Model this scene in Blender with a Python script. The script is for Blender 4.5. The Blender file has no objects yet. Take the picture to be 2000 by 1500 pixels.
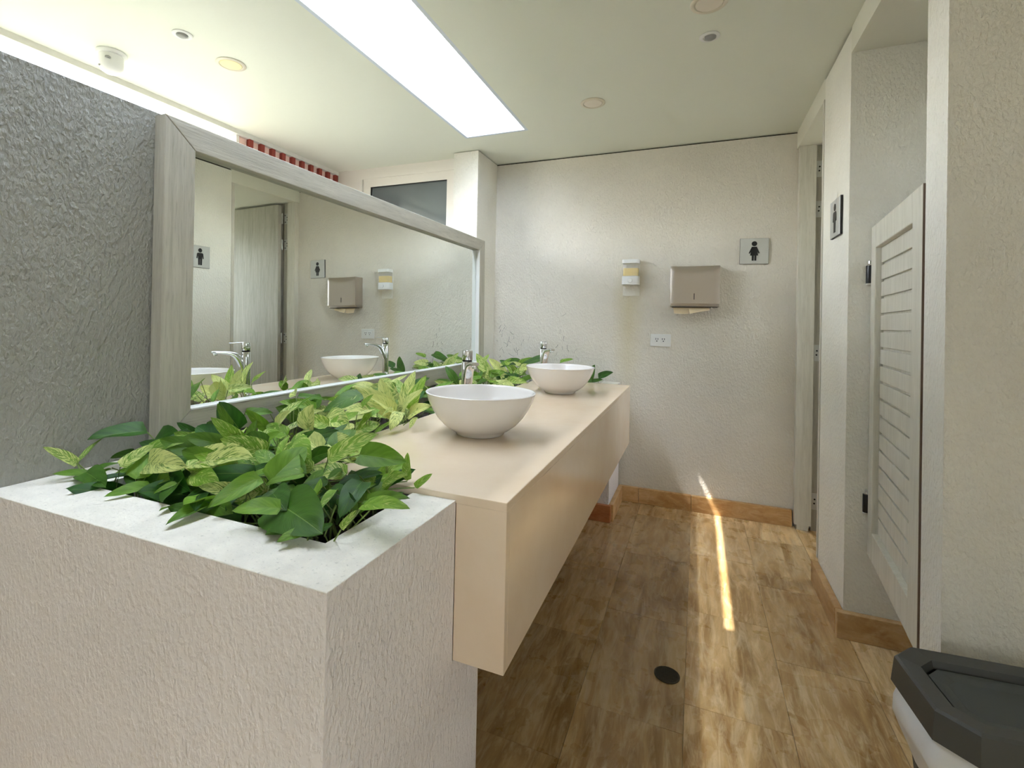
import bpy, bmesh, math, random
from mathutils import Vector, Matrix, noise
random.seed(7)
C = bpy.context.scene.collection
PI = math.pi

# ------------------------------------------------------------------ camera
F, CX, CY = 968.54, 954.47, 618.12
YAW, PIT, ROLL, CAMZ = 0.3987, -0.0096, 0.0222, 1.284
cam_d = bpy.data.cameras.new('camera')
cam = bpy.data.objects.new('camera', cam_d); C.objects.link(cam)
bpy.context.scene.camera = cam
cam_d.sensor_width = 36.0; cam_d.sensor_fit = 'HORIZONTAL'
cam_d.lens = F*36/2000
cam_d.shift_x = (1000-CX)/2000; cam_d.shift_y = (CY-750)/2000
cam_d.clip_start = 0.02
fw = Vector((-math.sin(YAW)*math.cos(PIT), math.cos(YAW)*math.cos(PIT), -math.sin(PIT)))
rt = Vector((math.cos(YAW), math.sin(YAW), 0)); up = rt.cross(fw)
r2 = rt*math.cos(ROLL)+up*math.sin(ROLL); u2 = up*math.cos(ROLL)-rt*math.sin(ROLL)
m = Matrix.Identity(4)
for i in range(3):
    m[i][0] = r2[i]; m[i][1] = u2[i]; m[i][2] = -fw[i]
m.translation = (0, 0, CAMZ)
cam.matrix_world = m

# ------------------------------------------------------------------ sky, sun, exposure
SUN = Vector((0.489, 0.27, -1.0)).normalized()
w = bpy.data.worlds.new('sky'); bpy.context.scene.world = w; w.use_nodes = True
nt = w.node_tree; nt.nodes.clear()
out = nt.nodes.new('ShaderNodeOutputWorld'); bg = nt.nodes.new('ShaderNodeBackground'); sk = nt.nodes.new('ShaderNodeTexSky')
sk.sky_type = 'NISHITA'; sk.sun_disc = False; sk.sun_elevation = math.asin(-SUN.z)
sk.sun_rotation = math.atan2(-SUN.x, -SUN.y); sk.dust_density = 3.0; sk.air_density = 1.0
hs = nt.nodes.new('ShaderNodeHueSaturation'); hs.inputs['Saturation'].default_value = 0.45
nt.links.new(sk.outputs[0], hs.inputs['Color']); nt.links.new(hs.outputs[0], bg.inputs[0]); nt.links.new(bg.outputs[0], out.inputs[0])
bg.inputs[1].default_value = 2.2
sun_d = bpy.data.lights.new('sun', 'SUN'); sun_d.energy = 12; sun_d.angle = math.radians(0.53); sun_d.color = (1, 0.97, 0.92)
sun = bpy.data.objects.new('sun', sun_d); C.objects.link(sun)
sun.rotation_euler = SUN.to_track_quat('-Z', 'Y').to_euler(); sun.location = (-4, -2, 8)
vs = bpy.context.scene.view_settings
vs.view_transform = 'Standard'; vs.look = 'None'; vs.gamma = 1.0; vs.use_curve_mapping = False
vs.exposure = .8

# ------------------------------------------------------------------ dimensions (metres)
D, H = 3.756, 2.569            # far wall, ceiling
XR = 0.583                     # plane of the right wall piers
HB = 2.457                     # header / passage ceiling height
XW = -1.535                    # face of the mirror partition
ZW = 1.900                     # its top
XC = -2.94                     # outer wall of the side corridor
CT, CB = 0.872, 0.483          # counter top and bottom
PT = 0.859                     # planter top
SX0, SX1, SY0, SY1, SZ = -1.509, -1.085, 0.15, 3.123, 3.06
# ------------------------------------------------------------------ material helpers
def newmat(name):
    mt = bpy.data.materials.new(name); mt.use_nodes = True
    n = mt.node_tree; n.nodes.clear()
    o = n.nodes.new('ShaderNodeOutputMaterial'); p = n.nodes.new('ShaderNodeBsdfPrincipled')
    n.links.new(p.outputs[0], o.inputs[0])
    return mt, n, p
def N(n, t, **kw):
    x = n.nodes.new(t)
    for k, v in kw.items():
        if k in x.inputs: x.inputs[k].default_value = v
        else: setattr(x, k, v)
    return x
def tc(n, which='Object', scale=(1, 1, 1), rnd=False):
    t = N(n, 'ShaderNodeTexCoord'); mp = N(n, 'ShaderNodeMapping'); mp.inputs['Scale'].default_value = scale
    src = t.outputs[which]
    if rnd:
        oi = N(n, 'ShaderNodeObjectInfo'); vm = N(n, 'ShaderNodeVectorMath', operation='SCALE')
        cb = N(n, 'ShaderNodeCombineXYZ')
        n.links.new(oi.outputs['Random'], cb.inputs[0]); n.links.new(oi.outputs['Random'], cb.inputs[1]); n.links.new(oi.outputs['Random'], cb.inputs[2])
        n.links.new(cb.outputs[0], vm.inputs[0]); vm.inputs['Scale'].default_value = 37.0
        ad = N(n, 'ShaderNodeVectorMath', operation='ADD')
        n.links.new(src, ad.inputs[0]); n.links.new(vm.outputs[0], ad.inputs[1]); src = ad.outputs[0]
    n.links.new(src, mp.inputs[0])
    return mp.outputs[0]
def noi(n, vec, scale, detail=4, rough=.5, dist=0):
    x = N(n, 'ShaderNodeTexNoise'); x.inputs['Scale'].default_value = scale; x.inputs['Detail'].default_value = detail
    x.inputs['Roughness'].default_value = rough; x.inputs['Distortion'].default_value = dist
    n.links.new(vec, x.inputs['Vector']); return x.outputs['Fac']
def ramp(n, fac, stops):
    x = N(n, 'ShaderNodeValToRGB'); cr = x.color_ramp
    while len(cr.elements) < len(stops): cr.elements.new(.5)
    for e, (p, c) in zip(cr.elements, stops):
        e.position = p; e.color = (c, c, c, 1) if isinstance(c, (int, float)) else (*c, 1)
    n.links.new(fac, x.inputs[0]); return x.outputs[0]
def mix(n, fac, a, b, mode='MIX'):
    x = N(n, 'ShaderNodeMix', data_type='RGBA', blend_type=mode)
    if isinstance(fac, (int, float)): x.inputs[0].default_value = fac
    else: n.links.new(fac, x.inputs[0])
    for s, v in ((x.inputs[6], a), (x.inputs[7], b)):
        if isinstance(v, tuple): s.default_value = (*v, 1)
        else: n.links.new(v, s)
    return x.outputs[2]
def math_(n, op, a, b=None):
    x = N(n, 'ShaderNodeMath', operation=op)
    for i, v in enumerate((a, b)):
        if v is None: continue
        if isinstance(v, (int, float)): x.inputs[i].default_value = v
        else: n.links.new(v, x.inputs[i])
    return x.outputs[0]
def bump(n, p, h, dist, strength=1.0):
    b = N(n, 'ShaderNodeBump'); b.inputs['Strength'].default_value = strength; b.inputs['Distance'].default_value = dist
    n.links.new(h, b.inputs['Height']); n.links.new(b.outputs[0], p.inputs['Normal'])
def plain(name, col, rough=.5, metal=0, spec=None, **kw):
    mt, n, p = newmat(name)
    p.inputs['Base Color'].default_value = (*col, 1); p.inputs['Roughness'].default_value = rough; p.inputs['Metallic'].default_value = metal
    for k, v in kw.items(): p.inputs[k.replace('_', ' ')].default_value = v
    return mt
def s(r, g, b):   # sRGB 0-255 to linear
    f = lambda c: (c/255/12.92) if c <= 10 else ((c/255+.055)/1.055)**2.4
    return (f(r), f(g), f(b))

M = {}
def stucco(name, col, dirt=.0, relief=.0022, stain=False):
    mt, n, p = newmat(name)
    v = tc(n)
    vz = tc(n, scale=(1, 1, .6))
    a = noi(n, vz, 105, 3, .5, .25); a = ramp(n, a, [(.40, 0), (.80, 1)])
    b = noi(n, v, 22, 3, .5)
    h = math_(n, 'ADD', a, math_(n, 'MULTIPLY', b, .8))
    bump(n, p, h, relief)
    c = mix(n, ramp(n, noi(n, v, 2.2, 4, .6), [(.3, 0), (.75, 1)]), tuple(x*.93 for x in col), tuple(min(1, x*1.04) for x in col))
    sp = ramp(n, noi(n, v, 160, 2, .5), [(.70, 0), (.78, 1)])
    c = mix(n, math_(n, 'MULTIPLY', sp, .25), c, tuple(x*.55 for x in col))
    if stain:   # old soap run below the dispenser
        sx = N(n, 'ShaderNodeSeparateXYZ'); n.links.new(v, sx.inputs[0])
        dx = math_(n, 'ABSOLUTE', math_(n, 'ADD', sx.outputs[0], .47))
        gx = ramp(n, math_(n, 'ADD', math_(n, 'MULTIPLY', dx, 5), math_(n, 'MULTIPLY', noi(n, v, 6, 4), .35)), [(.15, 1), (.75, 0)])
        gz = ramp(n, math_(n, 'MULTIPLY', sx.outputs[2], .4), [(.2, 0), (.5, 1), (.62, .9), (.72, 0)])
        c = mix(n, math_(n, 'MULTIPLY', math_(n, 'MULTIPLY', gx, gz), .45), c, s(205, 190, 130))
    n.links.new(c, p.inputs['Base Color']); p.inputs['Roughness'].default_value = .85
    M[name] = mt
stucco('stucco_beige', s(240, 236, 224), relief=.0032)
stucco('stucco_light', s(250, 247, 235), relief=.0026)
stucco('stucco_far', s(232, 226, 213), stain=True, relief=.0024)
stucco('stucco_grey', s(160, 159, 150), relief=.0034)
stucco('stucco_planter', s(242, 234, 228), relief=.0031)
def cement(name, col):
    mt, n, p = newmat(name); v = tc(n)
    c = mix(n, ramp(n, noi(n, v, 14, 6, .65), [(.35, 0), (.7, 1)]), tuple(x*.86 for x in col), col)
    sp = ramp(n, noi(n, v, 120, 2, .6), [(.62, 0), (.72, 1)])
    c = mix(n, math_(n, 'MULTIPLY', sp, .45), c, tuple(x*.5 for x in col))
    n.links.new(c, p.inputs['Base Color']); p.inputs['Roughness'].default_value = .8
    bump(n, p, noi(n, v, 130, 4, .6), .0025); M[name] = mt
cement('cement_white', s(248, 243, 230))
def paint(name, col, rough=.6):
    mt, n, p = newmat(name); v = tc(n)
    c = mix(n, ramp(n, noi(n, v, 1.3, 3), [(.3, 0), (.7, 1)]), tuple(x*.97 for x in col), col)
    n.links.new(c, p.inputs['Base Color']); p.inputs['Roughness'].default_value = rough
    bump(n, p, noi(n, v, 40, 2), .0006); M[name] = mt
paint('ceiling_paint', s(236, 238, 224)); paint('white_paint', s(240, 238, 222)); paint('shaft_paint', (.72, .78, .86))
paint('passage_paint', s(205, 206, 198)); paint('window_white', s(240, 234, 224), .45)
# travertine: veins run along Y, tone picked per tile by the object colour
def travertine(name, base, dark, light, veinscale=(5.5, .9, 5.5), rough=.28):
    mt, n, p = newmat(name)
    v = tc(n, scale=veinscale, rnd=True); v2 = tc(n, rnd=True)
    a = noi(n, v, 1.5, 9, .64, 1.6); b = noi(n, v, 6.0, 8, .68, 1.0)
    c = mix(n, ramp(n, a, [(.36, 0), (.62, 1)]), dark, base)
    c = mix(n, math_(n, 'MULTIPLY', ramp(n, b, [(.46, 0), (.74, 1)]), .7), c, light)
    pit = ramp(n, noi(n, v2, 130, 4, .65), [(.62, 0), (.72, 1)])
    c = mix(n, math_(n, 'MULTIPLY', pit, .22), c, tuple(x*.6 for x in dark))
    oi = N(n, 'ShaderNodeObjectInfo')
    c = mix(n, 1.0, c, oi.outputs['Color'], 'MULTIPLY')
    n.links.new(c, p.inputs['Base Color'])
    r = ramp(n, noi(n, v2, 9, 4), [(.3, rough-.06), (.75, rough+.14)]); n.links.new(r, p.inputs['Roughness'])
    bump(n, p, noi(n, v2, 30, 4), .0006); M[name] = mt
travertine('travertine', s(208, 176, 124), s(150, 113, 60), s(240, 222, 184))
travertine('skirting_stone', s(212, 172, 118), s(182, 136, 80), s(228, 200, 156), (2, 2, 5), .4)
M['grout'] = plain('grout', s(200, 178, 142), .7)
def quartz():
    mt, n, p = newmat('quartz_beige'); v = tc(n)
    c = mix(n, ramp(n, noi(n, v, 3, 5, .6), [(.3, 0), (.75, 1)]), s(232, 208, 178), s(240, 221, 196))
    n.links.new(c, p.inputs['Base Color']); p.inputs['Roughness'].default_value = .16; M['quartz'] = mt
quartz()
def wood(name, scale, cols=((184, 174, 158), (216, 208, 194), (160, 150, 134)), rough=.55):
    mt, n, p = newmat(name); v = tc(n, scale=scale, rnd=True)
    a = noi(n, v, 6, 8, .65, .5); b = noi(n, v, 22, 5, .6)
    c = mix(n, ramp(n, a, [(.3, 0), (.68, 1)]), s(*cols[0]), s(*cols[1]))
    c = mix(n, math_(n, 'MULTIPLY', ramp(n, b, [(.55, 0), (.75, 1)]), .6), c, s(*cols[2]))
    n.links.new(c, p.inputs['Base Color']); p.inputs['Roughness'].default_value = rough
    bump(n, p, b, .0012); M[name] = mt
GW = ((170, 165, 149), (198, 193, 178), (138, 132, 116))
wood('wood_z', (7, 7, .45), GW); wood('wood_y', (7, .45, 7), GW)
wood('wood_pale_z', (7, 7, .6), ((208, 204, 188), (226, 222, 208), (192, 186, 170)))
wood('wood_door', (9, 9, .5), ((168, 164, 148), (196, 192, 178), (140, 135, 120)), .45)
M['mirror'] = plain('mirror', (.86, .90, .87), .0, 1)
M['chrome'] = plain('chrome', (.78, .79, .81), .06, 1)
M['dark_metal'] = plain('dark_metal', s(70, 66, 58), .45, .8)
M['steel_plate'] = plain('steel_plate', s(206, 207, 202), .35, .25)
def steel():
    mt, n, p = newmat('brushed_steel'); v = tc(n, scale=(1, 1, 60))
    p.inputs['Base Color'].default_value = (*s(196, 186, 176), 1); p.inputs['Metallic'].default_value = .9
    r = ramp(n, noi(n, v, 8, 3), [(.3, .30), (.7, .42)]); n.links.new(r, p.inputs['Roughness']); M['steel'] = mt
steel()
M['ceramic'] = plain('ceramic', s(243, 239, 234), .12, Coat_Weight=.3)
M['white_plastic'] = plain('white_plastic', s(238, 238, 234), .35)
M['cream_plastic'] = plain('cream_plastic', s(228, 220, 200), .4)
M['lens_yellow'] = plain('lens_yellow', s(238, 222, 160), .35)
M['lens_white'] = plain('lens_white', s(238, 228, 212), .35)
M['grey_lens'] = plain('grey_lens', s(150, 150, 146), .3)
M['black'] = plain('black', (.012, .012, .014), .45)
M['black_side'] = plain('black_side', s(34, 32, 32), .5)
M['bin_plastic'] = plain('bin_plastic', s(72, 72, 68), .48)
M['bin_flap'] = plain('bin_flap', s(70, 74, 72), .5)
M['edge_shade'] = plain('edge_shade', s(128, 108, 92), .7)  # shade on the louvred door's free edge, put into the colour
M['soap'] = plain('soap', s(240, 210, 110), .25)
M['paper'] = plain('paper', s(236, 216, 180), .9)
M['gap'] = plain('gap', s(58, 54, 40), .9)
M['rubber'] = plain('rubber', (.01, .01, .012), .35)
def glassy(name, col, rough, trans, ior=1.45, alpha=None):
    mt, n, p = newmat(name)
    p.inputs['Base Color'].default_value = (*col, 1); p.inputs['Roughness'].default_value = rough
    p.inputs['Transmission Weight'].default_value = trans; p.inputs['IOR'].default_value = ior
    if alpha is not None: p.inputs['Alpha'].default_value = alpha
    M[name] = mt
glassy('clear_plastic', (.97, .97, .95), .05, 0, 1.3, .25)
glassy('pane_dark', s(100, 108, 110), .02, 0, 1.7)
glassy('bag_film', (.96, .96, .94), .3, 0, 1.35, .8)
def panel():   # opal skylight sheet: mostly scatters, lets a little through straight
    mt = bpy.data.materials.new('opal_sheet'); mt.use_nodes = True; n = mt.node_tree; n.nodes.clear()
    o = N(n, 'ShaderNodeOutputMaterial'); t = N(n, 'ShaderNodeBsdfTranslucent'); d = N(n, 'ShaderNodeBsdfTransparent'); mx = N(n, 'ShaderNodeMixShader')
    t.inputs[0].default_value = (.63, .67, .71, 1); d.inputs[0].default_value = (.95, .97, 1, 1); mx.inputs[0].default_value = .20
    n.links.new(t.outputs[0], mx.inputs[1]); n.links.new(d.outputs[0], mx.inputs[2]); n.links.new(mx.outputs[0], o.inputs[0]); M['opal'] = mt
panel()
def brickm(name, col):
    mt, n, p = newmat(name); v = tc(n)
    c = mix(n, noi(n, v, 20, 5), tuple(x*.8 for x in col), col)
    n.links.new(c, p.inputs['Base Color']); p.inputs['Roughness'].default_value = .85; bump(n, p, noi(n, v, 90, 3), .001); M[name] = mt
brickm('brick_red', s(158, 70, 58)); brickm('brick_sunlit', s(250, 214, 202)); brickm('soil', s(46, 36, 26))
brickm('render_white', s(238, 236, 228)); brickm('paving', s(64, 68, 50)); brickm('slate', s(46, 44, 43))
def leafmat():
    mt, n, p = newmat('pothos_leaf')
    uv = N(n, 'ShaderNodeUVMap'); oi = N(n, 'ShaderNodeObjectInfo')
    sx = N(n, 'ShaderNodeSeparateXYZ'); n.links.new(uv.outputs[0], sx.inputs[0])
    sc = N(n, 'ShaderNodeSeparateColor'); n.links.new(oi.outputs['Color'], sc.inputs[0])   # R variegation, G lime, B unused
    ax = math_(n, 'ABSOLUTE', math_(n, 'SUBTRACT', sx.outputs[0], .5))
    # coordinates along the side veins: the streaks run from the midrib outwards and forwards
    vv = math_(n, 'SUBTRACT', sx.outputs[1], math_(n, 'MULTIPLY', ax, .9))
    cb = N(n, 'ShaderNodeCombineXYZ'); n.links.new(math_(n, 'MULTIPLY', sx.outputs[0], 2.2), cb.inputs[0]); n.links.new(math_(n, 'MULTIPLY', vv, 9.0), cb.inputs[1])
    n.links.new(math_(n, 'MULTIPLY', oi.outputs['Random'], 91.0), cb.inputs[2])
    st = noi(n, cb.outputs[0], 1.9, 7, .66, .8)
    thr = math_(n, 'SUBTRACT', math_(n, 'ADD', st, math_(n, 'MULTIPLY', sc.outputs[0], .60)), .74)
    vm = ramp(n, thr, [(0, 0), (.07, .75), (.16, 1)])
    green = mix(n, sc.outputs[1], s(30, 80, 22), s(124, 172, 44))
    green = mix(n, ramp(n, noi(n, cb.outputs[0], .7, 2), [(.35, 0), (.7, 1)]), green, mix(n, sc.outputs[1], s(48, 102, 32), s(156, 198, 70)))
    c = mix(n, vm, green, s(230, 236, 150))
    rib = ramp(n, ax, [(.0, 1), (.018, 0)])
    c = mix(n, math_(n, 'MULTIPLY', rib, .6), c, s(150, 182, 90))
    n.links.new(c, p.inputs['Base Color']); p.inputs['Roughness'].default_value = .36
    w_ = N(n, 'ShaderNodeTexWave'); w_.bands_direction = 'Y'; w_.inputs['Scale'].default_value = 1.35; w_.inputs['Distortion'].default_value = 2.2
    n.links.new(cb.outputs[0], w_.inputs[0]); bump(n, p, math_(n, 'SUBTRACT', w_.outputs['Fac'], math_(n, 'MULTIPLY', rib, 2.5)), .00022)
    tr = N(n, 'ShaderNodeBsdfTranslucent'); n.links.new(c, tr.inputs[0])
    mx = N(n, 'ShaderNodeMixShader'); mx.inputs[0].default_value = .28
    o = [x for x in n.nodes if x.type == 'OUTPUT_MATERIAL'][0]
    n.links.new(p.outputs[0], mx.inputs[1]); n.links.new(tr.outputs[0], mx.inputs[2]); n.links.new(mx.outputs[0], o.inputs[0]); M['leaf'] = mt
leafmat()
M['stem'] = plain('stem', s(120, 140, 70), .5)
M['root'] = plain('root', s(92, 84, 72), .9)

# ------------------------------------------------------------------ object helpers
ORG = {}
def obj(name, bm, mat, parent=None, smooth=False, label=None, kind=None, color=None):
    """link one mesh object; bm is in world coordinates (or in the parent's frame when the parent is rotated)"""
    if parent is not None:
        off = ORG.get(parent.name, Vector()); bmesh.ops.translate(bm, vec=-off, verts=bm.verts)
    me = bpy.data.meshes.new(name)
    bmesh.ops.recalc_face_normals(bm, faces=bm.faces)
    bm.to_mesh(me); bm.free()
    for f in me.polygons: f.use_smooth = bool(smooth)
    if smooth and smooth is not True:
        try: me.set_sharp_from_angle(angle=math.radians(smooth))
        except Exception: pass
    me.materials.append(M[mat])
    o = bpy.data.objects.new(name, me); C.objects.link(o)
    if parent is not None: o.parent = parent; ORG[o.name] = ORG.get(parent.name, Vector())
    if label: o['label'] = label
    if kind: o['kind'] = kind
    if color: o.color = (*color, 1)
    return o
def thing(name, label, cat, loc=(0, 0, 0), rotz=0, group=None, local=False):
    o = bpy.data.objects.new(name, None); C.objects.link(o); o.empty_display_size = .05
    o.location = loc; o.rotation_euler = (0, 0, rotz); o['label'] = label; o['category'] = cat
    ORG[o.name] = Vector() if local else Vector(loc)
    if group: o['group'] = group
    return o
def tag(o, label, cat, group=None):
    o['label'] = label; o['category'] = cat
    if group: o['group'] = group
    return o
def B(): return bmesh.new()
def box(bm, x0, x1, y0, y1, z0, z1, bev=0, seg=2):
    vs_ = [bm.verts.new((x, y, z)) for z in (z0, z1) for y in (y0, y1) for x in (x0, x1)]
    fs = [bm.faces.new([vs_[i] for i in q]) for q in ((0, 2, 3, 1), (4, 5, 7, 6), (0, 1, 5, 4), (1, 3, 7, 5), (3, 2, 6, 7), (2, 0, 4, 6))]
    if bev:
        es = list({e for f in fs for e in f.edges})
        bmesh.ops.bevel(bm, geom=es, offset=bev, segments=seg, profile=.5, affect='EDGES')
    return bm
def prism(bm, pts, z0, z1):
    lo = [bm.verts.new((x, y, z0)) for x, y in pts]; hi = [bm.verts.new((x, y, z1)) for x, y in pts]
    bm.faces.new(lo[::-1]); bm.faces.new(hi)
    for i in range(len(pts)):
        j = (i+1) % len(pts); bm.faces.new((lo[i], lo[j], hi[j], hi[i]))
    return bm
def lathe(bm, prof, cx=0, cy=0, cz=0, n=48, axis='Z', closed=False):
    rings = []
    for r, z in prof:
        ring = []
        for k in range(n):
            a = 2*PI*k/n; q = (r*math.cos(a), r*math.sin(a), z)
            if axis == 'Y': q = (q[0], q[2], q[1])
            if axis == 'X': q = (q[2], q[0], q[1])
            ring.append(bm.verts.new((cx+q[0], cy+q[1], cz+q[2])))
        rings.append(ring)
    for a, b in zip(rings, rings[1:]):
        for k in range(n): bm.faces.new((a[k], a[(k+1) % n], b[(k+1) % n], b[k]))
    if not closed:
        bm.faces.new(rings[0]); bm.faces.new(rings[-1])
    return bm
def cyl(bm, p, r, h, axis='Z', n=32, bev=0):
    b = min(bev, r*.5, h*.4)
    return lathe(bm, [(r-b, 0), (r, b), (r, h-b), (r-b, h)] if bev else [(r, 0), (r, h)], *p, n=n, axis=axis)
def tube(bm, pts, rad, n=6):
    pts = [Vector(q) for q in pts]; rings = []
    for i, q in enumerate(pts):
        d = (pts[min(i+1, len(pts)-1)]-pts[max(i-1, 0)]).normalized()
        a = d.orthogonal().normalized() if abs(d.z) > .95 else d.cross(Vector((0, 0, 1))).normalized()
        b = d.cross(a); rr = rad[i] if isinstance(rad, (list, tuple)) else rad
        rings.append([bm.verts.new(q+a*rr*math.cos(2*PI*k/n)+b*rr*math.sin(2*PI*k/n)) for k in range(n)])
    for a, b in zip(rings, rings[1:]):
        for k in range(n): bm.faces.new((a[k], a[(k+1) % n], b[(k+1) % n], b[k]))
    bm.faces.new(rings[0]); bm.faces.new(rings[-1]); return bm
def struct(name, bm, mat, label=None, **kw):
    o = obj(name, bm, mat, **kw); o['kind'] = 'structure'
    if label: o['label'] = label
    return o

# ================================================================== SETTING
RY0, RY1, WY0 = -1.9, -1.2, .75  # unseen openings sized for the light: right-wall entrance, corridor wall
floor = struct('floor', box(B(), -3.2, 2.4, -2.6, 3.9, -.12, -.004), 'grout')
# travertine tiles, laid in strips along Y with staggered joints
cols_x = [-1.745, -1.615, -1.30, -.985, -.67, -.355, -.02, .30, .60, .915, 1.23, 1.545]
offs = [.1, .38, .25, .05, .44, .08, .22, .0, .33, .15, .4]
tone_c = [.9, .9, .9, .9, .9, .97, 1.2, 1.2, 1.2, 1.15, 1.15]  # tile tone by column, with under-counter shade and skylit band painted in
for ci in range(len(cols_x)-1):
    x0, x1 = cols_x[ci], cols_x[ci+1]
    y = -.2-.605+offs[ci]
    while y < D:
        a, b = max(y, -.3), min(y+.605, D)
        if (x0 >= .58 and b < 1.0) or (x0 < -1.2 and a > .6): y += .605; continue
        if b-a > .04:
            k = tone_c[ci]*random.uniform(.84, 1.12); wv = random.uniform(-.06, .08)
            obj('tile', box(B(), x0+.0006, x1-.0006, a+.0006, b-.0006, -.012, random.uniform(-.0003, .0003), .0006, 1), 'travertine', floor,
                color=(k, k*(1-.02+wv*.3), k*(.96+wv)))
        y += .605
corr_floor = struct('floor_corridor', box(B(), XC, -1.75, -2.55, 3.49, -.003, .004), 'slate', label='dark floor of the corridor behind the mirror wall')

bm = B()
box(bm, XC-.15, SX0-.02, -2.5, 3.9, H, H+.13); box(bm, SX1+.02, XR, -2.5, 3.9, H, H+.13)
box(bm, SX0-.02, SX1+.02, -2.5, SY0-.02, H, H+.13); box(bm, SX0-.02, SX1+.02, SY1+.02, 3.9, H, H+.13)
box(bm, XR, 2.4, -2.5, 3.9, H, H+.13)
ceiling = struct('ceiling', bm, 'ceiling_paint')
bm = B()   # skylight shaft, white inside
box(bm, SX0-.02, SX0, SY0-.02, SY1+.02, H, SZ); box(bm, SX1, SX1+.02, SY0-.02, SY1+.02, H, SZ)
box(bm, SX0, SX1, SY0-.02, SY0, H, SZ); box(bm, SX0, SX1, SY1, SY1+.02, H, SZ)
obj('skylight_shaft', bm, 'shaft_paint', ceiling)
GX0, GX1, GY0, GY1 = -1.363, -1.341, 1.53, 3.0
sky_l = struct('window_1', box(B(), SX0-.04, GX0, SY0-.04, SY1+.04, SZ, SZ+.008), 'opal', label='opal sheet closing the roof of the long skylight')
obj('sheet', box(B(), GX1, SX1+.04, SY0-.04, SY1+.04, SZ, SZ+.008), 'opal', sky_l)
obj('sheet', box(B(), GX0, GX1, SY0-.04, GY0, SZ, SZ+.008), 'opal', sky_l)
obj('sheet', box(B(), GX0, GX1, GY1, SY1+.04, SZ, SZ+.008), 'opal', sky_l)

wall_far = struct('wall_far', box(B(), -1.739, 2.3, D, D+.15, -.1, H-.010), 'stucco_far')
obj('shadow_gap', box(B(), -1.739, 2.3, D+.012, D+.15, H-.0099, H-.0002), 'gap', wall_far)
# dark dried vine traces on the far wall near the planter
bm = B()
rr = random.Random(5)
for cx, cz, n_ in ((-1.46, 1.20, 8), (-1.42, 1.08, 8), (-1.32, 1.16, 6), (-1.30, 1.02, 4), (-.94, 1.24, 3), (-.95, 1.10, 5), (-1.10, 1.06, 3), (-.86, 1.05, 2)):
    for _ in range(n_):
        p = Vector((max(-1.525, cx+rr.gauss(0, .04)), D-.0005, cz+rr.gauss(0, .06))); pts = [p]; d = Vector((rr.uniform(-.5, .5), 0, -1)).normalized()
        for k in range(rr.randint(2, 5)):
            d = (d+Vector((rr.uniform(-.9, .9), 0, rr.uniform(-.4, .3)))).normalized(); p = p+d*rr.uniform(.005, .016); pts.append(p)
        tube(bm, pts, rr.uniform(.0005, .0014), 4)
obj('vine_trace', bm, 'root', wall_far, kind='stuff')

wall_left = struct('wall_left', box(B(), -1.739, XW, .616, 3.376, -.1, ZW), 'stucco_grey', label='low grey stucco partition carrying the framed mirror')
struct('wall_pilaster', box(B(), -1.739, XW, 3.376, D, -.1, H-.006), 'stucco_beige', label='stucco pilaster between mirror end and far wall')
pier = struct('wall_right_pier', box(B(), XR, 2.2, 2.516, 2.985, -.1, H-.014), 'stucco_light', label='stucco pier carrying the tilted man sign')
obj('shadow_gap', box(B(), XR+.012, 2.2, 2.517, 2.984, H-.0139, H-.0002), 'gap', pier)
struct('wall_right_near', box(B(), XR, 2.35, 1.620, 1.749, -.1, H-.0005), 'stucco_beige', label='stucco wall end in the right foreground')
struct('trim_1', box(B(), XR, 2.25, 2.985, D, HB, H-.0005), 'white_paint', label='white header above the far passage')
struct('trim_2', box(B(), XR, 2.25, 1.749, 2.516, HB, H-.0005), 'white_paint', label='white header above the louvred door passage')
bm = B(); box(bm, 2.2, 2.35, 1.6, 3.9, -.1, 1.2); box(bm, 2.2, 2.35, 1.6, 3.9, 2.3, H+.1)
for a, b_ in ((1.6, 1.80), (2.48, 3.02), (3.62, 3.9)): box(bm, 2.2, 2.35, a, b_, 1.2, 2.3)
box(bm, 2.2, 2.35, 1.80, 2.48, 1.2, 2.0)
struct('wall_right_passage', bm, 'stucco_beige', label='unseen end wall of the two passages, high openings added for light')  # openings added to brighten the pier face and the far passage door
bm = B(); box(bm, 1.75, 1.9, RY1, 1.62, -.1, H-.0005); box(bm, 1.75, 1.9, -2.5, RY0, -.1, H-.0005); box(bm, 1.75, 1.9, RY0, RY1, 2.3, H-.0005)
struct('wall_right_back', bm, 'stucco_beige', label='unseen right wall beside the viewer, entrance opening shaped for light')
bm = B()
box(bm, -3.09, 1.9, -2.65, -2.5, -.1, H+.1)
struct('wall_near', bm, 'stucco_beige', label='closed wall behind the viewer')

# outer corridor: low wall, opening to the sky, pierced brickwork at its far end
bm = B()
box(bm, XC-.15, XC, -2.5, 3.5, -.1, .95); box(bm, XC-.15, XC, -2.5, 3.5, 2.538, H)
box(bm, XC-.15, XC, 3.5, 4.2, -.1, H); box(bm, XC-.15, XC, 2.472, 3.5, .95, 2.198); box(bm, XC-.15, XC, -2.5, WY0, .95, 2.54)
wall_outer = struct('wall_outer', bm, 'render_white', label='outer corridor wall open to the sky')
obj('post', box(B(), XC-.1, XC-.02, 2.462, 2.485, 2.05, 2.538), 'window_white', wall_outer)
for row in range(4):
    z1 = 2.538-.085*row
    for k in range(10):
        yc = 2.493+k*.1005+(.05 if row % 2 else 0)
        if yc+.10 > 3.5: continue
        obj('brick', box(B(), XC-.14, XC-.004, yc+.064, yc+.100, z1-.083, z1-.001, .002, 1), 'brick_red', wall_outer)
        obj('brick', box(B(), XC-.14, XC-.030, yc+.001, yc+.063, z1-.083, z1-.001, .002, 1), 'brick_sunlit', wall_outer)  # sunlit brick sides in the gaps, painted as pale infill blocks

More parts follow.
